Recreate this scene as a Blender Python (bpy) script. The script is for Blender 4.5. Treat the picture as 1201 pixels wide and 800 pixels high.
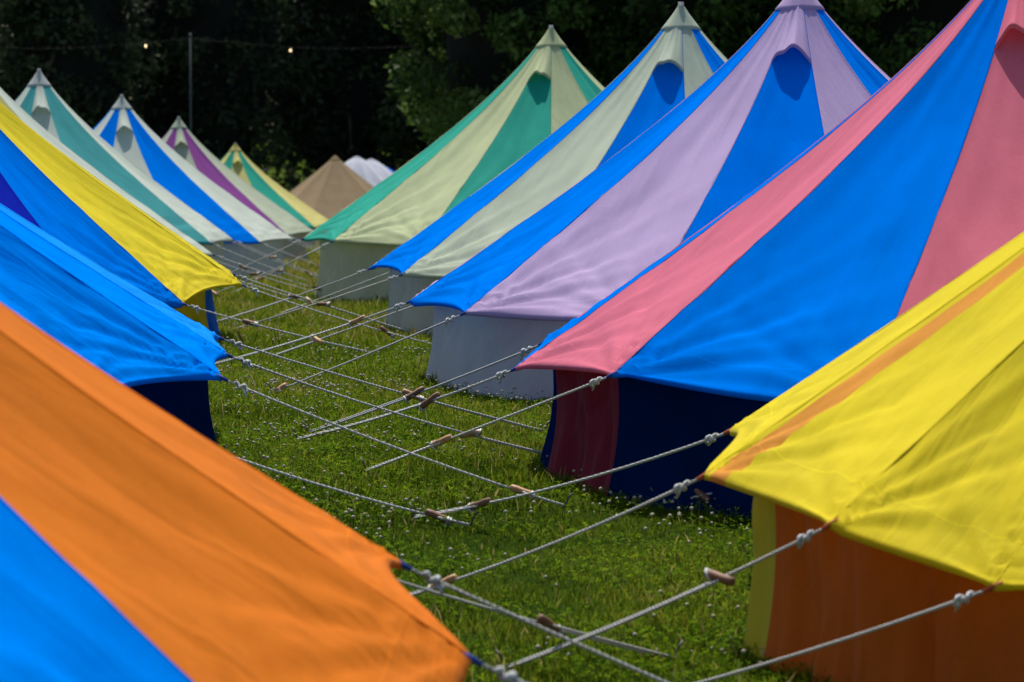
import bpy, math, random
import numpy as np
from mathutils import Vector
S = bpy.context.scene
for o in list(bpy.data.objects): bpy.data.objects.remove(o)
COL = S.collection
R = math.radians
random.seed(7)

# ------------------------------------------------------------------ camera, sky, sun, exposure
cam_d = bpy.data.cameras.new('camera'); cam = bpy.data.objects.new('camera', cam_d); COL.objects.link(cam)
cam.location = (0, 0, 1.9); cam.rotation_euler = (R(90 - 3.44), 0, 0)
cam_d.lens = 124.1; cam_d.sensor_width = 36; cam_d.clip_start = .1; cam_d.clip_end = 3000
cam_d.dof.use_dof = True; cam_d.dof.focus_distance = 21; cam_d.dof.aperture_fstop = 5.0
S.camera = cam
SUN_EL, SUN_AZ = R(60), R(-8)            # sun ahead of the camera and high; azimuth from +Y towards +X
W = bpy.data.worlds.new('World'); S.world = W; W.use_nodes = True
nt = W.node_tree; nt.nodes.clear()
sky = nt.nodes.new('ShaderNodeTexSky'); sky.sky_type = 'NISHITA'; sky.sun_disc = False
sky.sun_elevation = SUN_EL; sky.sun_rotation = SUN_AZ; sky.air_density = 1; sky.dust_density = 1.5
bg = nt.nodes.new('ShaderNodeBackground'); bg.inputs[1].default_value = .085
wo = nt.nodes.new('ShaderNodeOutputWorld')
nt.links.new(sky.outputs[0], bg.inputs[0]); nt.links.new(bg.outputs[0], wo.inputs[0])
sl = bpy.data.lights.new('sun', 'SUN'); sl.energy = 3.8; sl.angle = R(.53); sl.color = (1, .955, .88)
so = bpy.data.objects.new('sun', sl); COL.objects.link(so)
sd = Vector((math.sin(SUN_AZ) * math.cos(SUN_EL), math.cos(SUN_AZ) * math.cos(SUN_EL), math.sin(SUN_EL)))
so.rotation_euler = sd.to_track_quat('Z', 'Y').to_euler(); so.location = (0, 0, 30)
S.view_settings.view_transform = 'Standard'; S.view_settings.look = 'None'
S.view_settings.exposure = .5; S.view_settings.gamma = 1
S.render.engine = 'CYCLES'

# ------------------------------------------------------------------ helpers
def lin(h):
    h = h.lstrip('#'); c = [int(h[i:i + 2], 16) / 255 for i in (0, 2, 4)]
    return tuple(x / 12.92 if x <= .04045 else ((x + .055) / 1.055) ** 2.4 for x in c) + (1,)
def N(nt, t, **k):
    n = nt.nodes.new('ShaderNode' + t)
    for a, b in k.items():
        if a.startswith('i_'):
            key = a[2:]; n.inputs[int(key) if key.isdigit() else key.replace('_', ' ')].default_value = b
        else: setattr(n, a, b)
    return n
def newmat(name):
    m = bpy.data.materials.new(name); m.use_nodes = True
    nt = m.node_tree; nt.nodes.clear()
    return m, nt, N(nt, 'OutputMaterial')
def meshobj(name, v, f, mat, parent=None, smooth=True, uv=None):
    me = bpy.data.meshes.new(name)
    v = np.asarray(v, np.float32)
    if isinstance(f, np.ndarray):
        k = f.shape[1]; nf = len(f)
        me.vertices.add(len(v)); me.vertices.foreach_set('co', v.ravel())
        me.loops.add(nf * k); me.loops.foreach_set('vertex_index', f.astype(np.int32).ravel())
        me.polygons.add(nf); me.polygons.foreach_set('loop_start', np.arange(0, nf * k, k, dtype=np.int32))
        me.update(calc_edges=True)
    else:
        me.from_pydata([tuple(map(float, x)) for x in v], [], f)
    if smooth: me.polygons.foreach_set('use_smooth', [True] * len(me.polygons))
    if uv is not None:
        uvl = me.uv_layers.new(name='UVMap')
        li = np.zeros(len(me.loops), np.int32); me.loops.foreach_get('vertex_index', li)
        uvl.data.foreach_set('uv', np.asarray(uv, np.float32)[li].ravel())
    me.materials.append(mat); me.update()
    o = bpy.data.objects.new(name, me); COL.objects.link(o)
    if parent: o.parent = parent
    return o
def tag(o, label=None, cat=None, group=None, kind=None):
    for k, v in (('label', label), ('category', cat), ('group', group), ('kind', kind)):
        if v: o[k] = v
    return o
def empty(name, loc):
    o = bpy.data.objects.new(name, None); COL.objects.link(o); o.location = loc; o.empty_display_size = .2
    return o
def grid_faces(nu, nv):
    i, j = np.meshgrid(np.arange(nu - 1), np.arange(nv - 1), indexing='ij')
    a = (i * nv + j).ravel()
    return np.stack([a, a + 1, a + nv + 1, a + nv], 1)
def tube(paths, rad, sides=6, closed_ends=True):
    """list of (points, radius or radii) -> verts, faces (quads)"""
    V, F, n0 = [], [], 0
    for pts, rr in paths:
        pts = [Vector(p) for p in pts]
        rr = rr if hasattr(rr, '__len__') else [rr] * len(pts)
        for i, p in enumerate(pts):
            t = (pts[min(i + 1, len(pts) - 1)] - pts[max(i - 1, 0)]).normalized()
            a = t.cross(Vector((.13, .31, .94))).normalized(); b = t.cross(a)
            for k in range(sides):
                th = 2 * math.pi * k / sides
                V.append(p + (a * math.cos(th) + b * math.sin(th)) * rr[i])
        for i in range(len(pts) - 1):
            for k in range(sides):
                q = n0 + i * sides; F.append([q + k, q + (k + 1) % sides, q + sides + (k + 1) % sides, q + sides + k])
        if closed_ends:
            F.append([n0 + k for k in range(sides)][::-1]); F.append([n0 + (len(pts) - 1) * sides + k for k in range(sides)])
        n0 += len(pts) * sides
    return V, F
GP = ((-300, -.2), (0, -.2), (8, -.17), (11.5, -.13), (13.5, -.08), (16, .03), (18.6, .14), (24, .2), (30, .18), (34, .14), (38, .06), (43, -.08), (47.6, -.22), (54, -.40), (69, -.73), (92, -1.23), (125, -1.94), (230, -3.9), (3000, -3.9))
def drop(d):
    """the field swells a little, then falls away gently beyond the nearer tents"""
    return float(np.interp(d, [g[0] for g in GP], [g[1] for g in GP]))
def drop_np(d): return np.interp(d, [g[0] for g in GP], [g[1] for g in GP])

# ------------------------------------------------------------------ materials
def canvas(name, hexc, trans=.22, rough=.8, sheen=.03, var=.10, spec=.08):
    m, nt, out = newmat(name)
    L = nt.links.new
    tc = N(nt, 'TexCoord'); geo = N(nt, 'NewGeometry')
    n1 = N(nt, 'TexNoise', i_Scale=2.2, i_Detail=4.0)
    L(tc.outputs['Object'], n1.inputs[0])
    n3 = N(nt, 'TexNoise', i_Scale=45.0, i_Detail=3.0); L(tc.outputs['Object'], n3.inputs[0])
    ad = N(nt, 'Math', operation='MULTIPLY_ADD', i_1=.45); L(n3.outputs[0], ad.inputs[0]); L(n1.outputs[0], ad.inputs[2])
    mr = N(nt, 'MapRange', i_1=.4, i_2=1.05, i_3=1 - var, i_4=1 + var); L(ad.outputs[0], mr.inputs[0])
    mx = N(nt, 'Mix', data_type='RGBA', blend_type='MULTIPLY'); mx.inputs['Factor'].default_value = 1
    mx.inputs['A'].default_value = lin(hexc)
    cr = N(nt, 'CombineColor'); [L(mr.outputs[0], cr.inputs[i]) for i in range(3)]
    L(cr.outputs[0], mx.inputs['B'])
    sx = N(nt, 'SeparateXYZ'); L(tc.outputs['UV'], sx.inputs[0])
    hm = N(nt, 'MapRange', i_1=1.868, i_2=1.876, i_3=1.0, i_4=.955); L(sx.outputs[1], hm.inputs[0])       # doubled hem painted darker, for the light it would hold back
    cm = N(nt, 'Math', operation='COMPARE', i_1=1.872, i_2=.0022); L(sx.outputs[1], cm.inputs[0])
    st = N(nt, 'Math', operation='MULTIPLY_ADD', i_1=.16, i_2=1.0); L(cm.outputs[0], st.inputs[0])
    hs = N(nt, 'Math', operation='MULTIPLY'); L(hm.outputs[0], hs.inputs[0]); L(st.outputs[0], hs.inputs[1])
    stn = N(nt, 'TexNoise', i_Scale=.9, i_Detail=7.0, i_Roughness=.7, i_Distortion=1.2); L(tc.outputs['Object'], stn.inputs[0])
    sr = N(nt, 'MapRange', i_1=.52, i_2=.75, i_3=1.0, i_4=.86); L(stn.outputs[0], sr.inputs[0])          # faded and soiled patches
    h2 = N(nt, 'Math', operation='MULTIPLY'); L(hs.outputs[0], h2.inputs[0]); L(sr.outputs[0], h2.inputs[1])
    h3 = N(nt, 'Math', operation='MULTIPLY'); L(h2.outputs[0], h3.inputs[0]); L(mr.outputs[0], h3.inputs[1])
    for i in range(3): L(h3.outputs[0], cr.inputs[i])
    mp = N(nt, 'Mapping'); mp.inputs['Scale'].default_value = (4.0, .8, 1); L(tc.outputs['UV'], mp.inputs[0])
    n2 = N(nt, 'TexNoise', i_Scale=1.6, i_Detail=3.0, i_Roughness=.45, i_Distortion=.6); L(mp.outputs[0], n2.inputs[0])
    bp = N(nt, 'Bump', i_Strength=.7, i_Distance=.03); L(n2.outputs[0], bp.inputs['Height'])
    wv = N(nt, 'TexNoise', i_Scale=260.0, i_Detail=1.0); L(tc.outputs['Object'], wv.inputs[0])
    bp2 = N(nt, 'Bump', i_Strength=.25, i_Distance=.002); L(wv.outputs[0], bp2.inputs['Height']); L(bp.outputs[0], bp2.inputs['Normal'])
    p = N(nt, 'BsdfPrincipled', i_Roughness=rough); p.inputs['Sheen Weight'].default_value = sheen; p.inputs['Sheen Roughness'].default_value = .45
    p.inputs['Specular IOR Level'].default_value = spec
    L(mx.outputs['Result'], p.inputs['Base Color']); L(bp2.outputs[0], p.inputs['Normal'])
    tr = N(nt, 'BsdfTranslucent'); L(mx.outputs['Result'], tr.inputs[0]); L(bp2.outputs[0], tr.inputs['Normal'])
    ms = N(nt, 'MixShader', i_0=trans); L(p.outputs[0], ms.inputs[1]); L(tr.outputs[0], ms.inputs[2]); L(ms.outputs[0], out.inputs[0])
    return m
def plain(name, hexc, rough=.7, var=.2, scale=12., bump=.3, metal=0.):
    m, nt, out = newmat(name); L = nt.links.new
    tc = N(nt, 'TexCoord'); n1 = N(nt, 'TexNoise', i_Scale=scale, i_Detail=5.0); L(tc.outputs['Object'], n1.inputs[0])
    mr = N(nt, 'MapRange', i_1=.3, i_2=.7, i_3=1 - var, i_4=1 + var); L(n1.outputs[0], mr.inputs[0])
    cr = N(nt, 'CombineColor'); [L(mr.outputs[0], cr.inputs[i]) for i in range(3)]
    mx = N(nt, 'Mix', data_type='RGBA', blend_type='MULTIPLY'); mx.inputs['Factor'].default_value = 1
    mx.inputs['A'].default_value = lin(hexc); L(cr.outputs[0], mx.inputs['B'])
    bp = N(nt, 'Bump', i_Strength=bump, i_Distance=.004); L(n1.outputs[0], bp.inputs['Height'])
    p = N(nt, 'BsdfPrincipled', i_Roughness=rough, i_Metallic=metal); L(mx.outputs['Result'], p.inputs['Base Color']); L(bp.outputs[0], p.inputs['Normal'])
    L(p.outputs[0], out.inputs[0]); return m
C = dict(
    blue=canvas('blue_canvas', '007ef2', .3, sheen=0, spec=.0), deep=canvas('indigo_canvas', '1b2cb8', sheen=0, spec=0.), navy=canvas('navy_canvas', '00469c'),
    pink=canvas('pink_canvas', 'da7086', .25), red=canvas('red_canvas', '8c2c38'), azure=canvas('azure_canvas', '008cff', .3, sheen=0, spec=0.), lilac=canvas('lilac_canvas', 'b9a2c9'),
    yellow=canvas('yellow_canvas', 'e0cc1e', .25), orange=canvas('orange_canvas', 'e37a10', .28), rust=canvas('rust_canvas', 'c4622a'),
    strip=canvas('apricot_canvas', 'e39a3a'),
    cream=canvas('cream_canvas', 'b9c296'), sage=canvas('sage_canvas', 'b4bfa8'), teal=canvas('teal_canvas', '1ca08a'),
    dteal=canvas('sea_green_canvas', '3f9c9e'), white=canvas('white_canvas', 'c3ccbf'), grey=canvas('grey_canvas', 'b3b8b3', .12),
    beige=canvas('beige_canvas', 'a9ab98', .12), purple=canvas('purple_canvas', '8c4596'), ivory=canvas('ivory_canvas', 'cfc67a'),
    brown=canvas('brown_canvas', '8f7a5c', .1), pwhite=canvas('pale_canvas', 'd0d2dc'), sky=canvas('sunlit_azure_canvas', '1d9cff', .3, sheen=0, spec=0.),  # sky: azure made lighter, sunlight on the upper panels put into the colour
)
WC = dict(navy=canvas('navy_wall_canvas', '00204c', .03, sheen=0, spec=0.), red=canvas('maroon_wall_canvas', '7a2430', .06), rust=canvas('rust_wall_canvas', 'c26420', .14),  # navy, red, yellow, blue and brown darkened, wall shade put into the colour
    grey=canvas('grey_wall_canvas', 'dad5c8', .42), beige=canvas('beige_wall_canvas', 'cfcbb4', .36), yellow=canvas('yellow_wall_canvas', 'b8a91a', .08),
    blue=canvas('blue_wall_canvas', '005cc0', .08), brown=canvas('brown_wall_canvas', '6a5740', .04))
M_wood = plain('wood', 'b9885a', .6, .25, 30.)
M_dwood = plain('dark_wood', '7a5236', .65, .25, 30.)
M_pole = plain('grey_pole', '80848a', .5, .1)
M_peg = plain('steel_peg', '55544e', .7, .2, metal=.3)
M_tab = plain('blue_webbing', '1c3f94', .8, .2, 40.)
M_otab = plain('orange_webbing', 'b4552a', .8, .2, 40.)
M_gpole = plain('weathered_pole', '4c5054', .7, .2)
M_bark = plain('bark', '4a3f33', .9, .35, 6., .8)
def rope_mat():
    m, nt, out = newmat('rope'); L = nt.links.new
    tc = N(nt, 'TexCoord'); wv = N(nt, 'TexWave', i_Scale=55.0, i_Distortion=1.5, i_Detail=2.0, bands_direction='DIAGONAL'); L(tc.outputs['Object'], wv.inputs[0])
    rp = N(nt, 'ValToRGB'); rp.color_ramp.elements[0].color = lin('b1afa8'); rp.color_ramp.elements[1].color = lin('cfcec8')
    L(wv.outputs[0], rp.inputs[0]); bp = N(nt, 'Bump', i_Strength=.8, i_Distance=.004); L(wv.outputs[0], bp.inputs['Height'])
    p = N(nt, 'BsdfPrincipled', i_Roughness=.85); L(rp.outputs[0], p.inputs['Base Color']); L(bp.outputs[0], p.inputs['Normal']); L(p.outputs[0], out.inputs[0]); return m
M_rope = rope_mat()
M_knot = plain('knot_cord', 'c6c7c4', .8, .25, 60., .6)
def leafmat(name, cols, trans=.35, spec=.12):
    m, nt, out = newmat(name); L = nt.links.new
    at = N(nt, 'Attribute', attribute_name='tint')
    rp = N(nt, 'ValToRGB'); e = rp.color_ramp.elements
    e[0].color = lin(cols[0]); e[1].color = lin(cols[-1])
    for i, c in enumerate(cols[1:-1]):
        q = e.new((i + 1) / (len(cols) - 1)); q.color = lin(c)
    L(at.outputs['Fac'], rp.inputs[0])
    p = N(nt, 'BsdfPrincipled', i_Roughness=.7); p.inputs['Specular IOR Level'].default_value = spec
    L(rp.outputs[0], p.inputs['Base Color']); tr = N(nt, 'BsdfTranslucent'); L(rp.outputs[0], tr.inputs[0])
    ms = N(nt, 'MixShader', i_0=trans); L(p.outputs[0], ms.inputs[1]); L(tr.outputs[0], ms.inputs[2]); L(ms.outputs[0], out.inputs[0]); return m
M_grass = leafmat('grass_blade', ['31400c', '4e6314', '70861f', '8f8f2c', 'ab9a62'], .42, .0)
M_leaf = leafmat('leaf', ['1e2b14', '364c20', '5b7434', '93a35e'], .34)
M_dleaf = leafmat('shaded_leaf', ['1d221c', '2a3325', '3f4b30', '626d45'], .3)  # darker copy of the leaf, backlit shade of far trees put into colour
M_clover = plain('clover_flower', 'a29b86', .8, .15, 80.)
M_core = plain('crown_shade', '0b0f0a', 1, .3)  # near-black core added in the crowns, shade put into its colour
def ground_mat():
    m, nt, out = newmat('meadow'); L = nt.links.new
    tc = N(nt, 'TexCoord'); a = N(nt, 'TexNoise', i_Scale=.9, i_Detail=6.0, i_Roughness=.65); L(tc.outputs['Object'], a.inputs[0])
    b = N(nt, 'TexNoise', i_Scale=30.0, i_Detail=6.0, i_Roughness=.7); L(tc.outputs['Object'], b.inputs[0])
    ad = N(nt, 'Math', operation='MULTIPLY_ADD', i_1=.6); L(b.outputs[0], ad.inputs[0]); L(a.outputs[0], ad.inputs[2])
    rp = N(nt, 'ValToRGB'); e = rp.color_ramp.elements; e[0].position = .5; e[0].color = lin('222e0c'); e[1].position = 1.1; e[1].color = lin('626a26')
    q = e.new(.8); q.color = lin('34491a'); L(ad.outputs[0], rp.inputs[0])
    bp = N(nt, 'Bump', i_Strength=.9, i_Distance=.05); L(b.outputs[0], bp.inputs['Height'])
    p = N(nt, 'BsdfPrincipled', i_Roughness=1.0); p.inputs['Specular IOR Level'].default_value = 0; L(rp.outputs[0], p.inputs['Base Color']); L(bp.outputs[0], p.inputs['Normal']); L(p.outputs[0], out.inputs[0]); return m

# ------------------------------------------------------------------ ground
xs = np.concatenate([np.linspace(-700, -40, 12), np.linspace(-30, 30, 61), np.linspace(40, 700, 12)])
ys = np.concatenate([np.linspace(-300, -10, 8), np.linspace(-5, 100, 106), np.linspace(110, 240, 14), np.linspace(300, 1500, 8)])
gx, gy = np.meshgrid(ys, xs, indexing='ij')
gz = drop_np(gx)
tag(meshobj('ground', np.stack([gy.ravel(), gx.ravel(), gz.ravel()], 1), grid_faces(len(ys), len(xs)), ground_mat()), kind='structure')

# ------------------------------------------------------------------ tents
def az(a): return Vector((-math.sin(R(a)), -math.cos(R(a)), 0))      # 0 = towards the camera, 90 = left
RW = 2.5
def prof(u, sag):
    """0..1 height of the roof ridge at u = r/R (1 at the peak)"""
    u = np.asarray(u, float)
    return (1 - u) - sag * np.sin(np.pi * np.clip(u, 0, 1) ** .6)
class Tent:
    def __init__(t, label, x, y, rot=0, Re=2.65, ze=.62, zp=2.95, sag=.09, cols=None, walls=None, cap='white', hood='white', vent=0,
                 corners=None, ropes=None, front='vis', splits=None, n=12, seed=1, res=1, group='striped bell tents pitched in two rows',
                 cat='tent', wrink=1.5, wall_az=None, flare=.055, tab=M_tab, scal=.012, scals=None, name='bell_tent', lacing=True, wall_r=RW, peak=(0, 0)):
        t.rnd = random.Random(seed); t.n = n; t.step = 360 / n; t.rot = rot; t.Re = Re; t.sag = sag
        t.z0 = drop(y); ze -= t.z0; zp -= t.z0; t.ze = ze; t.zp = zp  # eave and peak heights are given above the datum
        t.wr = wrink; t.seed = seed; t.wall_r = wall_r; t.scal = scal; t.tab = tab; t.wall_az = wall_az or {}; t.flare = flare; t.scals = scals or {}; t.peak = peak
        t.root = tag(empty(name, (x, y, t.z0)), label, cat, group)
        corners = corners or {}
        t.cr = []
        for k in range(n):
            dr, dz, da = corners.get(k, (t.rnd.uniform(-.03, .03), t.rnd.uniform(-.02, .02), t.rnd.uniform(-1, 1)))
            t.cr.append((Re + dr, ze + dz, rot + k * t.step + da))
        for k in range(n):
            c = cols(k)
            if splits and k in splits:
                for (t0, t1, cc) in splits[k]: t.roof(k, C[cc], t0, t1, res)
            else: t.roof(k, C[c], 0, 1, res)
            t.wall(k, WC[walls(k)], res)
            if res == 1: t.seam(k, C[c])
        t.capcone(C[cap])
        for vk in (vent if isinstance(vent, (list, tuple)) else [vent]):
            if vk is not None: t.hood(vk, C[hood])
        t.pole()
        if ropes: 
            for k in range(n):
                s = ropes(k)
                if s: t.rope(k, *s)
    def ridge(t, k, u):
        r, z, a = t.cr[k % t.n]
        d = az(a); h = (t.zp - z)
        zz = z + h * prof(u, t.sag)
        r = r * u
        q = (1 - u)
        return np.stack([d.x * r + t.peak[0] * q, d.y * r + t.peak[1] * q, zz], -1)
    def surf(t, k, u, s):
        """u: radial 0..1, s: across 0..1 ; arrays"""
        bow = 1 - np.abs(2 * s - 1) ** 1.9
        ue = u * (1 - t.scals.get(k, t.scal) * bow * u ** 6)
        A = t.ridge(k, ue); B = t.ridge(k + 1, ue)
        P = A * (1 - s)[..., None] + B * s[..., None]
        # cloth hangs a little between the seams
        P[..., 2] -= .045 * bow * np.sin(np.pi * np.clip(u, 0, 1) ** 1.3)
        # creases fanning out of the two guy corners and long tension folds
        Re = t.Re
        rs = np.random.RandomState(t.seed * 31 + k)
        for cs, c0 in ((0, 0.), (1, 1.)):
            du = (1 - u) * Re; dv = np.abs(s - c0) * Re * R(t.step) * np.maximum(u, .05)
            dist = np.sqrt(du ** 2 + dv ** 2) + 1e-4
            ang = np.arctan2(dv, du + 1e-4)
            ph, fr = rs.uniform(0, 6), rs.uniform(11, 16)
            w = np.sin(ang * fr + ph + dist * .8) + .5 * np.sin(ang * fr * 2.3 + ph * 2 - dist * 2)
            P[..., 2] += t.wr * .0125 * w * np.exp(-dist / .75) * np.clip(dist / .10, 0, 1) * np.clip(ang * 4, 0, 1)
        ph = rs.uniform(0, 6, 4)
        fold = np.sin(s * 9 + ph[0] + 2.4 * u) * .5 + np.sin(s * 17 + ph[1] - 4 * u) * .35 + np.sin(s * 4 - 9 * u + ph[2]) * .3
        P[..., 2] += t.wr * .009 * fold * bow * np.sin(np.pi * u) ** .6
        return P
    def roof(t, k, mat, s0, s1, res):
        nu, nv = (64, max(7, int(30 * (s1 - s0)))) if res == 1 else (28, 9)
        u = np.concatenate([np.linspace(.04, .8, nu - nu // 2), np.linspace(.8, 1, nu // 2 + 1)[1:]])
        s = np.linspace(s0, s1, nv)
        U, Sg = np.meshgrid(u, s, indexing='ij')
        P = t.surf(k, U, Sg)
        # turned hem
        hem = P[-1].copy(); hem[:, 2] -= .022; hem[:, :2] *= .998
        hem2 = hem.copy(); hem2[:, :2] *= .985; hem2[:, 2] += .012
        P = np.concatenate([P.reshape(-1, 3), hem, hem2]); n2 = len(u) + 2
        UV = np.concatenate([np.stack([Sg * U, U * 2], -1).reshape(-1, 2), np.stack([s, s * 0 + 2.02], 1), np.stack([s, s * 0 + 2.04], 1)])
        UV[:, 0] += k * 1.7 + t.seed
        meshobj('roof_panel', P, grid_faces(n2, nv), mat, t.root, uv=UV)
    def seam(t, k, mat):
        u = np.linspace(.06, .995, 50)
        w = .006 / np.maximum(t.Re * R(t.step) * u, .05)
        A = t.surf((k - 1) % t.n, u, 1 - w * .8); B = t.ridge(k % t.n, u); D_ = t.surf(k % t.n, u, w)
        A[:, 2] += .002; B[:, 2] += .0035; D_[:, 2] += .002
        P = np.stack([A, B, D_], 1).reshape(-1, 3)
        UV = np.stack([np.tile([0, .1, .2], 50), np.repeat(u, 3)], 1)
        meshobj('ridge_seam', P, grid_faces(50, 3), mat, t.root, uv=UV)
    def wall(t, k, mat, res):
        nu, nv = (30, 36) if res == 1 else (8, 6)
        s = np.linspace(0, 1, nv); h = np.linspace(0, 1, nu)
        H, Sg = np.meshgrid(h, s, indexing='ij')
        uw = t.wall_r / t.Re
        top = t.surf(k, np.full(nv, uw), s)
        ang = np.array([t.cr[k][2], t.cr[(k + 1) % t.n][2] + (360 if k == t.n - 1 else 0)])
        ang = ang + np.array([t.wall_az.get(k, 0), t.wall_az.get((k + 1) % t.n, 0)])
        a = np.radians(ang[0] * (1 - Sg) + ang[1] * Sg)
        flat = np.cos(R(t.step / 2)) / np.cos((Sg - .5) * R(t.step))
        rs = np.random.RandomState(t.seed * 57 + k); ph = rs.uniform(0, 6, 3)
        r = t.wall_r * (flat * .6 + .4) - t.flare * .35 * np.sin(np.pi * H ** .8) + t.flare * 1.3 * H ** 2.5
        env = np.sin(np.pi * np.clip(Sg, .0, 1)) ** .5
        r += t.wr * env * (.3 + .7 * H) * (.026 * np.sin(Sg * 13 + ph[0] + 3 * H) + .012 * np.sin(Sg * 33 + ph[1] + 3 * H) + .009 * np.sin(Sg * 7 - 5 * H + ph[2]))
        for q in range(5):          # slanting creases where the cloth slumps between its pegs
            th, of, ln = rs.uniform(-1.1, 1.1), rs.uniform(.15, .85), rs.uniform(.2, .9)
            dl = (Sg - of) * np.cos(th) + (H - ln) * .55 * np.sin(th); al = -(Sg - of) * np.sin(th) + (H - ln) * .55 * np.cos(th)
            r += t.wr * .016 * np.exp(-np.abs(dl) / .035) * np.exp(-(al / .22) ** 2) * env * (1 if q % 2 else -1)
        z = top[None, :, 2] - (.08 if t.wall_az else .045) + (-.02 - top[None, :, 2]) * H
        P = np.stack([-np.sin(a) * r, -np.cos(a) * r, z], -1)
        UV = np.stack([Sg * 1.0 + k * 1.3, H * .6], -1).reshape(-1, 2)
        meshobj('wall_panel', P.reshape(-1, 3), grid_faces(nu, nv), mat, t.root, uv=UV)
    def capcone(t, mat):
        u = np.linspace(0, .062, 8); V = []; m = t.n
        for i, uu in enumerate(u):
            ring = [t.ridge(k, np.array(max(uu, .004))) for k in range(m)]
            for p in ring:
                p = p.copy(); p[:2] *= 1.035; p[2] += .007; V.append(p)
        F = [[i * m + k, i * m + (k + 1) % m, (i + 1) * m + (k + 1) % m, (i + 1) * m + k] for i in range(len(u) - 1) for k in range(m)]
        F.append(list(range(m))[::-1])
        # rolled lower edge
        for k in range(m):
            p = np.array(V[(len(u) - 1) * m + k]); p[:2] *= .975; p[2] -= .008; V.append(p)
        L0 = (len(u) - 1) * m
        F += [[L0 + k, L0 + (k + 1) % m, L0 + m + (k + 1) % m, L0 + m + k] for k in range(m)]
        meshobj('peak_cap', V, F, mat, t.root, uv=np.array([[v[0], v[2]] for v in V]))
    def hood(t, k, mat):
        nu, nv = 12, 15
        s = np.linspace(0, 1, nv); h = np.linspace(0, 1, nu)
        H, Sg = np.meshgrid(h, s, indexing='ij')
        U = .055 + .14 * H - .016 * H ** 2 * (4 * Sg * (1 - Sg)) + .004 * np.sin(Sg * 9 + t.seed) * H
        P = t.surf(k, U, Sg)
        mid = az((t.cr[k][2] + t.cr[(k + 1) % t.n][2] + (360 if (k + 1) % t.n == 0 else 0)) / 2)
        bow = np.clip(4 * Sg * (1 - Sg), 0, 1) ** .85
        hh = (.006 + .12 * H ** 1.4) * bow * (.93 + .07 * np.sin(Sg * 14 + t.seed))
        nrm = np.array([mid.x * .75, mid.y * .75, .66])
        P = P + hh[..., None] * nrm + np.array([0, 0, .004])
        lip = P[-1] + np.array([-mid.x * .012, -mid.y * .012, -.014])
        P = np.concatenate([P.reshape(-1, 3), lip])
        UV = np.concatenate([np.stack([Sg * .3, H * .3], -1).reshape(-1, 2), np.stack([s * .3, s * 0 + .32], 1)])
        meshobj('vent_hood', P, grid_faces(nu + 1, nv), mat, t.root, uv=UV)
    def pole(t):
        V, F = tube([([(0, 0, 0), (t.peak[0], t.peak[1], t.zp - .02)], .025)], 0, 8)
        meshobj('centre_pole', V, F, M_pole, t.root)
    def rope(t, k, a, L, f=.62, tog=1, dz=0, spin=None):
        """k corner index, a azimuth of pull, L reach on the ground, f place of the runner"""
        r, z, ac = t.cr[k % t.n]
        A = az(ac) * (r - .01); A.z = z - .005
        B = A + az(a) * L; B.z = drop(B.y + t.root.location.y) - t.z0 + .02 + dz
        D = (B - A); Ln = D.length; D.normalize()
        side = D.cross(Vector((0, 0, 1))).normalized(); up = side.cross(D)
        def P(q, off=0, o2=0): 
            return A + (B - A) * q + side * off + up * o2 - Vector((0, 0, hang)) * (4 * q * (1 - q)) * L
        rr = .0058
        hang = t.rnd.uniform(.002, .022)
        sg = .016 + t.rnd.uniform(0, .010)
        k0 = .06 / Ln * 1.2
        paths = [([P(-.012 / Ln), P(k0 * 1.05)], rr)]
        paths.append(([P(k0 + (f - k0) * i / 8) for i in range(9)], rr * 1.05))
        for s_ in (-1, 1):
            paths.append(([P(f + (1 - f) * i / 8, s_ * sg * (1 - .75 * i / 8) * (1 if i else .6), s_ * .004) for i in range(9)], rr))
        V, F = tube(paths, 0, 6)
        g = meshobj('guy_rope', V, F, M_rope, t.root)
        # lumpy knot with a loose tail
        kn = []
        c = P(k0 * 1.6)
        for j in range(3):
            ph = j * 2.1 + t.rnd.uniform(0, 1)
            kn.append(([c + D * ((i / 9 - .5) * .05 + .012 * j - .012) + side * math.cos(i * .8 + ph) * .013 + up * math.sin(i * .8 + ph) * .013 for i in range(10)], .0068))
        kn.append(([c, c + side * .012 + Vector((0, 0, -.02)) + D * .02, c + side * .02 + D * .035 + Vector((0, 0, -.02 - t.rnd.uniform(0, .025)))], [.006, .006, .004]))
        V, F = tube(kn, 0, 6); meshobj('knot', V, F, M_knot, g)
        tb = [P(-.03 / Ln) + Vector((0, 0, .003)), P(0) + Vector((0, 0, .003)), P(k0 * .55)]
        V, F = tube([(tb, [.009, .0105, .008])], 0, 8); meshobj('corner_tab', V, F, t.tab, g)
        if tog:
            c = P(f); ang = t.rnd.uniform(-.5, .9) if spin is None else spin
            w = (D * math.cos(ang) + up * math.sin(ang) * .8 + side * .35 * math.sin(ang * 3)).normalized()
            hl = .068
            pts = [c + w * q * hl + up * .004 for q in (-1, -.92, -.5, 0, .5, .92, 1)]
            V, F = tube([(pts, [.009, .016, .0185, .0165, .0185, .016, .009])], 0, 8)
            rn = meshobj('wooden_runner', V, F, M_wood if t.rnd.random() < .6 else M_dwood, g)
            e = c + w * hl * .8
            V, F = tube([([e + up * math.cos(i * .9) * .02 + side * math.sin(i * .9) * .02 + w * (i / 9 - .5) * .018 for i in range(10)], .0062)], 0, 6)
            meshobj('runner_knot', V, F, M_knot, g)
        pd = (az(a) * .35 + Vector((0, 0, .8))).normalized()
        V, F = tube([([B - pd * .1, B + pd * .05, B + pd * .07 - az(a) * -.012], .005)], 0, 6)
        meshobj('peg', V, F, M_peg, g)

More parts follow.
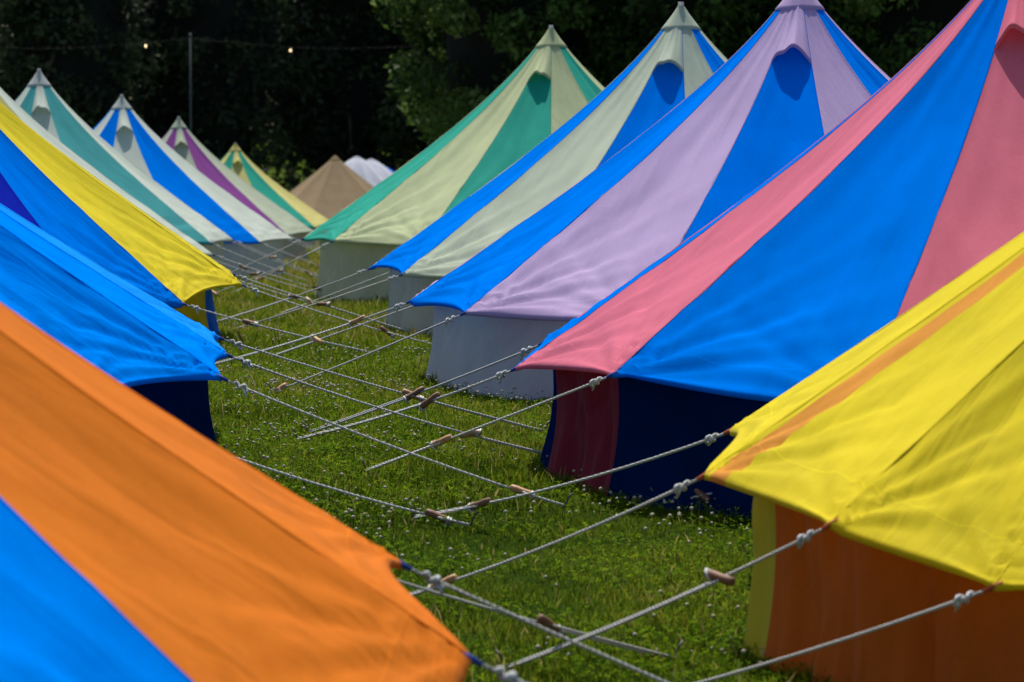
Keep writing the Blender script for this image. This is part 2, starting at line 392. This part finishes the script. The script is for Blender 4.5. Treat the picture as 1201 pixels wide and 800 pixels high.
def sideropes(side, L=1.7, fr=None, only=None, skip=()):
    """guys that reach out into the aisle (side 1: to the left, -1: to the right), short ones between tents"""
    def f(k, over={}):
        a = (f.rot + 30 * k + 180) % 360 - 180
        if fr and k in fr: return fr[k]
        if 50 <= a * side <= 140:
            return (((122 if side == 1 else -68) + (a - 90 * side) * .12), L, .35 + .13 * ((k * 7) % 5), 1)
        if abs(a) < 50 or abs(a) > 140: return (a, .42, .55, 0)
        return (a, 1.3, .6, 1)
    return f
def ropes_for(side, rot, **k):
    f = sideropes(side, **k); f.rot = rot; return f
def alt(a, b, ph=0): return lambda k: a if (k + ph) % 2 == 0 else b
def const(a): return lambda k: a
def table(d, other): return lambda k: d.get(k, other)

# right-hand row, nearest first. Corner k stands at azimuth rot + 30 k; panel k lies between corner k and k + 1
Tent('bright yellow tent at the right edge with rust orange walls and a thin orange stripe', 3.4, 13.55, rot=4, ze=.57, zp=2.76, sag=.075, wrink=1.15, tab=M_otab, flare=.045, wall_az={3: -11},
     cols=const('yellow'), walls=table({3: 'yellow', 4: 'yellow'}, 'rust'), cap='yellow', hood='yellow', vent=0,
     corners={3: (.02, .01, -6), 4: (.32, .03, 0), 2: (0, -.04, -4), 1: (.0, -.18, 9), 0: (0, -.12, 10)},
     scals={3: .03, 2: .004, 1: -.002, 0: -.002}, splits={2: [(0, .83, 'yellow'), (.83, .95, 'strip'), (.95, 1, 'yellow')]},
     ropes=ropes_for(1, 4, fr={3: (122, 1.5, .8, 1), 4: (134, 1.95, .78, 1), 2: (119, 1.3, .33, 1), 1: (112, 1.35, .9, 1), 5: (126, 1.95, .87, 1)}), seed=3)
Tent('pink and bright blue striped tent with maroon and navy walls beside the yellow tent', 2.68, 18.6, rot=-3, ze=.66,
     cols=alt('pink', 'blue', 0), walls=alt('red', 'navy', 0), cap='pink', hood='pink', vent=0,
     scals={1: -.01, 2: .004, 0: -.005}, wall_az={3: -7, 2: 4}, corners={2: (0, .05, -1), 3: (.02, -.01, 0), 4: (.16, .04, 0), 1: (0, -.02, -3)},
     ropes=ropes_for(1, -3, fr={3: (134, 1.7, .38, 1), 4: (96, 1.35, .55, 1), 2: (129, 1.6, .68, 1)}), seed=5)
Tent('lilac and blue striped tent with grey walls between the pink and sage green tents', 1.95, 24.0, rot=-3, ze=.74, scals={0: -.005, 1: -.004, 2: .01},
     cols=alt('blue', 'lilac', 0), walls=const('grey'), cap='lilac', hood='lilac', vent=0, ropes=ropes_for(1, -3, fr={2: (95, 1.25, .97, 1), 3: (128, 1.9, .25, 1)}), seed=8)
Tent('sage green and blue striped tent with beige walls behind the lilac tent', 1.44, 30.2, rot=1, ze=.73, zp=3.0, scals={0: -.005, 1: 0, 2: .012},
     cols=alt('blue', 'sage', 0), walls=const('beige'), cap='sage', hood='sage', vent=0, ropes=ropes_for(1, 1), seed=9)
Tent('cream and teal striped tent with grey walls, farthest of the right row', .42, 38.0, rot=0, ze=.74, zp=3.03, scals={0: -.005, 1: 0, 2: .012},
     cols=alt('teal', 'cream', 0), walls=const('beige'), cap='cream', hood='cream', vent=0, ropes=ropes_for(1, 0), seed=11)
# left-hand row
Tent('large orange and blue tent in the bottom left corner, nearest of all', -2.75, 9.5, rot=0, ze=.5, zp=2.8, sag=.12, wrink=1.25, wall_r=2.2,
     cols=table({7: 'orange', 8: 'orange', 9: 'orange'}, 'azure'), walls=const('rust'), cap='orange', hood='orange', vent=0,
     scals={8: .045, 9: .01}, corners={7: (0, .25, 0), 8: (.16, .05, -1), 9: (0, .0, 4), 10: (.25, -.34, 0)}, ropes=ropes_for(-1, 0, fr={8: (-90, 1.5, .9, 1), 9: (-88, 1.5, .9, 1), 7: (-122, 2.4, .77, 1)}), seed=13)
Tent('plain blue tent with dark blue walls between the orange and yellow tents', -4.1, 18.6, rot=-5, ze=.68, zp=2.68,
     cols=table({8: 'sky', 7: 'sky'}, 'azure'), walls=const('navy'), cap='azure', hood='azure', vent=0,  # same azure cloth all round, the sky panels painted lighter as if sunlit
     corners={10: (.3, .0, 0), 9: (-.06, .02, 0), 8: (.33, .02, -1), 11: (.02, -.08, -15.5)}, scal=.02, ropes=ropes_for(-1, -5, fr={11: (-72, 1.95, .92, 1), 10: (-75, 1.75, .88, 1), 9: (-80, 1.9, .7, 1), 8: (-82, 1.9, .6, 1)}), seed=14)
Tent('yellow and blue striped tent with yellow and blue walls in the left row', -4.9, 28.6, rot=-5, ze=.68,
     cols=table({9: 'yellow', 8: 'yellow', 7: 'blue', 10: 'blue', 11: 'deep', 0: 'blue'}, 'yellow'), walls=table({8: 'blue', 7: 'navy', 9: 'yellow'}, 'yellow'), cap='yellow', hood='blue', vent=0,
     scal=.02, corners={11: (.1, -.12, -6), 10: (.15, -.12, 7), 9: (.15, -.02, 15), 8: (.03, .02, 19)}, ropes=ropes_for(-1, -5), seed=15)
Tent('pale white tent whose edge shows above the yellow and blue tent', -5.9, 38.2, rot=0, ze=.55, zp=2.84,
     cols=table({7: 'white', 8: 'white', 9: 'white', 10: 'ivory'}, 'white'), walls=const('grey'), cap='white', hood='white', vent=11, ropes=ropes_for(-1, 0), seed=16, res=2)
def wcol(a, b): return lambda k: b if k == 9 else (a if k % 2 else b)
Tent('white and sea green striped tent with grey cap, leftmost visible peak', -6.36, 47.6, rot=-26, ze=.40, zp=2.73, corners={11: (0, 0, -9)},
     cols=wcol('dteal', 'white'), walls=const('grey'), cap='grey', hood='white', vent=0, ropes=ropes_for(-1, -26), seed=17, res=2)
Tent('white and vivid blue striped tent, second peak from the left', -6.0, 54.4, rot=-26, ze=.2, zp=2.45,
     cols=wcol('blue', 'white'), walls=const('grey'), cap='grey', hood='white', vent=0, ropes=ropes_for(-1, -26), seed=18, res=2)
Tent('white and purple striped tent, third peak from the left', -6.5, 69, rot=-26, ze=-.12, zp=2.16,
     cols=wcol('purple', 'sage'), walls=const('grey'), cap='sage', hood='sage', vent=0, ropes=ropes_for(-1, -26), seed=19, res=2)
Tent('small ivory and teal striped tent just left of the brown tent', -7.2, 92, rot=-26, ze=-.61, zp=1.56,
     cols=wcol('teal', 'ivory'), walls=const('grey'), cap='ivory', hood='ivory', vent=0, ropes=ropes_for(-1, -26), seed=20, res=2)
FG = 'tents at the far end of the field'
Tent('plain brown tent in front of the dark trees', -6.25, 125, rot=15, Re=3.0, sag=.03, ze=-1.3, zp=.98,
     cols=const('brown'), walls=const('brown'), cap='brown', hood='brown', vent=None, seed=21, res=2, group=FG)
Tent('white tent showing just to the right behind the brown tent', -5.75, 131, rot=10, Re=2.6, sag=-.09, ze=-1.4, zp=.85,
     cols=const('pwhite'), walls=const('grey'), cap='pwhite', hood='pwhite', vent=None, seed=22, res=2, group=FG)
Tent('second white tent further right behind the brown tent', -5.5, 138, rot=10, Re=2.7, sag=-.09, ze=-1.5, zp=.70,
     cols=const('pwhite'), walls=const('grey'), cap='pwhite', hood='pwhite', vent=None, seed=23, res=2, group=FG)
Tent('small blue tent edge behind the two white far tents', -5.1, 143, rot=10, Re=2.7, sag=-.05, ze=-1.6, zp=.35,
     cols=const('blue'), walls=const('blue'), cap='blue', hood='blue', vent=None, seed=24, res=2, group=FG)

# ------------------------------------------------------------------ trees
def leaf_cloud(centres, rads, per, size, rs, squash=.8, tint=(0, 1), up=.5):
    n = len(centres)
    ci = np.repeat(np.arange(n), per)
    d = rs.normal(size=(len(ci), 3)); d /= np.linalg.norm(d, axis=1)[:, None]
    rr = rs.uniform(.35, 1, len(ci)) ** .6
    P = centres[ci] + d * (rads[ci] * rr)[:, None] * np.array([1, 1, squash])
    nr = d * .6 + rs.normal(size=d.shape) * .7 + np.array([0, 0, up]); nr /= np.linalg.norm(nr, axis=1)[:, None]
    a = np.cross(nr, rs.normal(size=d.shape)); a /= np.linalg.norm(a, axis=1)[:, None]; b = np.cross(nr, a)
    s = size * rs.uniform(.6, 1.3, len(ci))[:, None]
    droop = np.array([0, 0, -.25])
    V = np.stack([P - a * s, P - b * s * .5, P + a * s + droop * s, P + b * s * .5], 1).reshape(-1, 3)
    F = np.arange(len(V)).reshape(-1, 4)
    ct = rs.uniform(tint[0], tint[1], n)[ci] * .6 + rs.uniform(tint[0], tint[1], len(ci)) * .4
    return V, F, np.repeat(ct, 4)
def add_tint(o, t):
    at = o.data.attributes.new('tint', 'FLOAT', 'POINT'); at.data.foreach_set('value', t.astype(np.float32))
def blob(c, r, rs, n=10):
    """added lumpy core that blocks light and paints the dark inside a crown"""
    V = []; F = []
    for i in range(n + 1):
        th = math.pi * i / n
        for j in range(n * 2):
            ph = math.pi * j / n
            d = np.array([math.sin(th) * math.cos(ph), math.sin(th) * math.sin(ph), math.cos(th)])
            k = 1 + .18 * math.sin(d[0] * 7 + c[0]) * math.sin(d[2] * 9 + 1) + .12 * math.sin(d[1] * 13 + d[0] * 9)
            V.append(np.array(c) + d * k * np.array(r))
    m = 2 * n
    F = [[i * m + j, i * m + (j + 1) % m, (i + 1) * m + (j + 1) % m, (i + 1) * m + j] for i in range(n) for j in range(m)]
    return V, F
def tree(name, label, x, y, h, rad, base, nclump, per, size, mat, seed, core=.62, crad=.9, group='trees behind the tents', squash=.8, cone=0.):
    rs = np.random.RandomState(seed)
    z0 = drop(y); root = tag(empty(name, (x, y, z0)), label, 'tree', group)
    V = [([(0, 0, -.2), (.05, 0, .8), (.1 * rs.randn(), .1, h * .45), (.2 * rs.randn(), 0, h * .85)], [h * .03, h * .022, h * .015, h * .004])]
    cz = base + (h - base) * .5; hz = (h - base) * .5
    d = rs.normal(size=(nclump, 3)); d /= np.linalg.norm(d, axis=1)[:, None]
    k = rs.uniform(.62, 1.04, nclump) * (1 + .2 * np.sin(d[:, 0] * 5 + seed) * np.sin(d[:, 2] * 6 + seed))
    cen = d * k[:, None] * np.array([rad, rad, hz]); 
    if cone: cen[:, :2] *= (1 - cone * (cen[:, 2] / hz * .5 + .5))[:, None]
    cen[:, 2] += cz
    for q in range(10):
        c = cen[rs.randint(nclump)]; zb = rs.uniform(.2, .6) * h
        V.append(([(0, 0, zb), (c[0] * .5, c[1] * .5, (zb + c[2]) / 2 + .2), tuple(c)], [h * .009, h * .006, h * .0015]))
    v, f = tube(V, 0, 7); meshobj('trunk', v, f, M_bark, root)
    v, f, t = leaf_cloud(cen, crad * rs.uniform(.6, 1.25, nclump), per, size, rs, squash)
    o = meshobj('crown', v, f, mat, root, smooth=False); add_tint(o, t)
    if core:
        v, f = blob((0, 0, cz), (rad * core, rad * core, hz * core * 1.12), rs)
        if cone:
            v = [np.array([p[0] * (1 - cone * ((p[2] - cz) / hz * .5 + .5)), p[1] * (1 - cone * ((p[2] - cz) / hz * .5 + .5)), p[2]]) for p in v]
        meshobj('crown_shade_core', v, f, M_core, root)  # added dark core, blocks light in the middle of the crown
    return root
tree('broadleaf_tree', 'leafy green tree right of the brown tent, its lowest leaves touching the tent tops', .6, 72, 10.5, 3.2, .9, 230, 200, .095, M_leaf, 1, crad=.62)
tree('broadleaf_tree', 'dark green tree behind the cream and teal tent peak', 4.6, 70, 12, 3.4, 1.0, 230, 200, .095, M_leaf, 2, crad=.62)
tree('broadleaf_tree', 'green tree filling the sky between the sage and lilac tent peaks', 8.6, 68, 11, 3.0, 1.0, 220, 200, .095, M_leaf, 3, crad=.62)
tree('broadleaf_tree', 'green tree behind the right side of the lilac tent peak', 12.6, 71, 12, 3.4, 1.0, 220, 200, .095, M_leaf, 4, crad=.62)
tree('broadleaf_tree', 'shaded tree standing just behind the pink tent peak', 16.6, 74, 12, 3.4, 1.0, 260, 70, .09, M_leaf, 5, crad=.7)
D = [(-25, 150, 19, 5.2), (-18.2, 146, 16, 4.0), (-13.2, 152, 18, 4.6), (-7.4, 158, 20, 5.0), (-1.6, 155, 18, 5.0), (5, 160, 20, 5.4), (12, 158, 19, 5), (20, 160, 20, 5.5), (28, 160, 20, 5.5), (-33, 158, 20, 5.5)]
DL = ['tall dark tree at the left edge, olive tinted crown', 'dark pointed tree above the sea green tent peak', 'dark tree behind the tall thin lamp pole',
      'very dark tree behind the purple tent', 'black looking tree above the brown tent', 'dark tree glimpsed through the middle leafy tree', 'dark far tree behind the sage tent peak',
      'dark far tree behind the lilac tent', 'dark far tree beyond the pink tent', 'dark far tree beyond the left edge']
for i, (x, y, h, r) in enumerate(D):
    tree('dark_tree', DL[i], x, y, h, r, .6, 330, 60, .17, M_dleaf, 20 + i, crad=1.0, cone=.55 if i in (0, 1) else .2, core=.7)
# the wood behind: one dark mass nobody could count
rs = np.random.RandomState(77)
n = 2600
cen = np.stack([rs.uniform(-60, 60, n), rs.uniform(176, 186, n), rs.uniform(-3, 19, n)], 1)
v, f, t = leaf_cloud(cen, rs.uniform(1.2, 2.4, n), 22, .42, rs)
o = meshobj('distant_wood', v, f, M_dleaf, smooth=False); add_tint(o, t); tag(o, 'dense dark wood closing the view behind the far trees', 'wood', kind='stuff')

# ------------------------------------------------------------------ festoon pole and lamps
p = tag(empty('lamp_pole', (-10.9, 120, drop(120))), 'tall thin grey pole rising against the dark wood behind the purple tent', 'pole')
v, f = tube([([(0, 0, 0), (0, 0, 6.9)], [.035, .022])], 0, 8); meshobj('shaft', v, f, M_gpole, p)
v, f = tube([([(0, 0, 6.88), (0, 0, 6.96)], [.05, .02])], 0, 8); meshobj('pole_cap', v, f, M_pole, p)
m_bulb, nt, out = newmat('lit_bulb'); e = N(nt, 'Emission', i_Strength=2.5); e.inputs[0].default_value = (1, .72, .4, 1); nt.links.new(e.outputs[0], out.inputs[0])
ls = tag(empty('string_lights', (-10.9, 119.9, drop(120) + 6.8)), 'thin wire with small warm bulbs strung across the dark trees', 'string lights')
def wirepos(x): return (x, 0, -.25 * math.sin(abs(x) / 9 * math.pi) - .02 * abs(x))
m_wire = plain('black_wire', '0c0c0d')
v, f = tube([([wirepos(x * .5) for x in range(-18, 19)], .003)], 0, 5); meshobj('wire', v, f, m_wire, ls)
for x in (-1.5, 3.4):
    q = wirepos(x)
    v, f = tube([([(q[0], 0, q[2]), (q[0], 0, q[2] - .07)], .02)], 0, 6); meshobj('lamp_socket', v, f, m_wire, ls)
    v, f = tube([([(q[0], 0, q[2] - .07), (q[0], 0, q[2] - .09), (q[0], 0, q[2] - .13), (q[0], 0, q[2] - .16)], [.015, .03, .03, .012])], 0, 8); meshobj('bulb', v, f, m_bulb, ls)

# ------------------------------------------------------------------ grass and clover
def grass(name, rects, rs, label):
    Vs, Ts = [], []
    for (x0, x1, y0, y1, dens, hh, ww) in rects:
        n = int((x1 - x0) * (y1 - y0) * dens)
        x = rs.uniform(x0, x1, n); y = rs.uniform(y0, y1, n)
        # clumping
        k = np.sin(x * 5.1 + np.sin(y * 3.3) * 2) * np.sin(y * 4.3 + np.sin(x * 2.7) * 2) * .5 + .5
        k2 = np.sin(x * 1.3 + 1 + np.sin(y * .9)) * np.sin(y * 1.1 + x * .4) * .5 + .5
        h = hh * rs.uniform(.45, 1.15, n) * (.5 + .9 * k * k2 + .25 * k)
        tall = rs.uniform(size=n) > .985; h[tall] *= 1.7
        w = ww * rs.uniform(.6, 1.3, n)
        th = rs.uniform(0, 2 * np.pi, n); lean = rs.uniform(.1, .75, n); la = rs.uniform(0, 2 * np.pi, n)
        z = drop_np(y) - .005
        B = np.stack([x, y, z], 1); sd_ = np.stack([np.cos(th), np.sin(th), th * 0], 1) * w[:, None]
        ld = np.stack([np.cos(la), np.sin(la), la * 0], 1) * (h * lean)[:, None]
        Mi = B + ld * .35 + np.stack([x * 0, x * 0, h * .6], 1); T = B + ld + np.stack([x * 0, x * 0, h], 1)
        V = np.stack([B - sd_, B + sd_, Mi + sd_ * .8, T, Mi - sd_ * .8], 1)
        Vs.append(V.reshape(-1, 3))
        k3 = np.sin(x * .8 + 2 + np.sin(y * .55) * 1.4) * np.sin(y * .7 + x * .9) * .5 + .5
        t = np.clip(-.05 + .5 * k3 * (1 - .5 * k2) + rs.uniform(0, .5, n) * (.35 + k) + .30 * np.clip((y - 17) / 14, 0, 1), 0, .95); t[tall] = 1
        Ts.append(np.repeat(t, 5))
    V = np.concatenate(Vs); F = np.arange(len(V)).reshape(-1, 5)
    o = meshobj(name, V, F, M_grass, smooth=False); add_tint(o, np.concatenate(Ts))
    return tag(o, label, 'grass', kind='stuff')
rs = np.random.RandomState(5)
grass('grass', [(-1.6, 2.6, 8.5, 14, 2600, .050, .0030), (-2.4, 2.4, 14, 20, 2400, .054, .0032), (-3.2, 1.8, 20, 27, 1800, .062, .0038),
                (-4.2, 1.2, 27, 36, 1100, .085, .0048), (-5, 0, 36, 60, 380, .11, .008), (-8, 6, 60, 125, 60, .16, .02)], rs,
      'green meadow grass between the two rows of tents')
def clover(n, rect, rs):
    x0, x1, y0, y1 = rect
    x = rs.uniform(x0, x1, n * 3); y = rs.uniform(y0, y1, n * 3)
    k = np.sin(x * 2.1 + 1.3 * np.sin(y * 1.7)) * np.sin(y * 1.9 + 1.1 * np.sin(x * 1.5)) + rs.uniform(-.9, .9, n * 3)
    q = np.argsort(-k)[:n]; return x[q], y[q]
ico = [(0, 0, 1)] + [(.85 * math.cos(a), .85 * math.sin(a), .45) for a in np.arange(6) * math.pi / 3] + [(.95 * math.cos(a + .5), .95 * math.sin(a + .5), -.3) for a in np.arange(6) * math.pi / 3] + [(0, 0, -.75)]
icoF = [[0, 1 + i, 1 + (i + 1) % 6] for i in range(6)] + [[1 + i, 7 + i, 1 + (i + 1) % 6] for i in range(6)] + [[1 + (i + 1) % 6, 7 + i, 7 + (i + 1) % 6] for i in range(6)] + [[13, 7 + (i + 1) % 6, 7 + i] for i in range(6)]
ico = np.array(ico); icoF = np.array(icoF)
P = [clover(420, (-1.6, 2.4, 8.6, 16), rs), clover(1150, (-2.4, 2.2, 15, 23), rs), clover(1100, (-3.2, 1.6, 22, 32), rs)]
x = np.concatenate([p[0] for p in P]); y = np.concatenate([p[1] for p in P]); n = len(x)
z = drop_np(y) + rs.uniform(.045, .095, n); r = rs.uniform(.005, .011, n)
V = (np.stack([x, y, z], 1)[:, None, :] + ico[None] * r[:, None, None]).reshape(-1, 3)
F = (np.arange(n)[:, None, None] * 14 + icoF[None]).reshape(-1, 3)
tag(meshobj('clover_flowers', V, F, M_clover), 'small white clover heads scattered in the grass', 'clover', kind='stuff')
# clover leaves: small flat trefoils between the blades
P = []
for (x0, x1, y0, y1, dens) in ((-1.6, 2.6, 8.5, 14, 1500), (-2.4, 2.4, 14, 21, 1000), (-3.2, 1.8, 21, 30, 500)):
    m = int((x1 - x0) * (y1 - y0) * dens); px = rs.uniform(x0, x1, m); py = rs.uniform(y0, y1, m)
    k = np.sin(px * 3.1 + 1.3 * np.sin(py * 2.7)) * np.sin(py * 2.9 + 1.1 * np.sin(px * 2.5)) + rs.uniform(-.8, .8, m)
    P.append(np.stack([px, py], 1)[k > -.1])
P = np.concatenate(P); m = len(P)
zz = drop_np(P[:, 1]) + rs.uniform(.012, .055, m); r0 = rs.uniform(.006, .013, m); a0 = rs.uniform(0, 6.28, m); tl = rs.normal(0, .35, (m, 2))
V = []
for j in range(3):
    a = a0 + j * 2.094
    for (rr_, da) in ((0, 0), (.9, -.55), (1.25, 0), (.9, .55)):
        dx, dy = np.cos(a + da) * rr_ * r0, np.sin(a + da) * rr_ * r0
        V.append(np.stack([P[:, 0] + dx, P[:, 1] + dy, zz + dx * tl[:, 0] + dy * tl[:, 1] + .25 * rr_ * r0], 1))
V = np.stack(V, 1).reshape(-1, 3); F = np.arange(len(V)).reshape(-1, 4)
o = meshobj('clover_leaves', V, F, leafmat('clover_leaf', ['314e08', '4d700c', '708e12', '90a022'], .4, .02), smooth=False)
add_tint(o, np.repeat(np.clip(rs.normal(.5, .25, m), 0, 1), 12)); tag(o, 'low clover leaves growing among the grass blades', 'clover', kind='stuff')
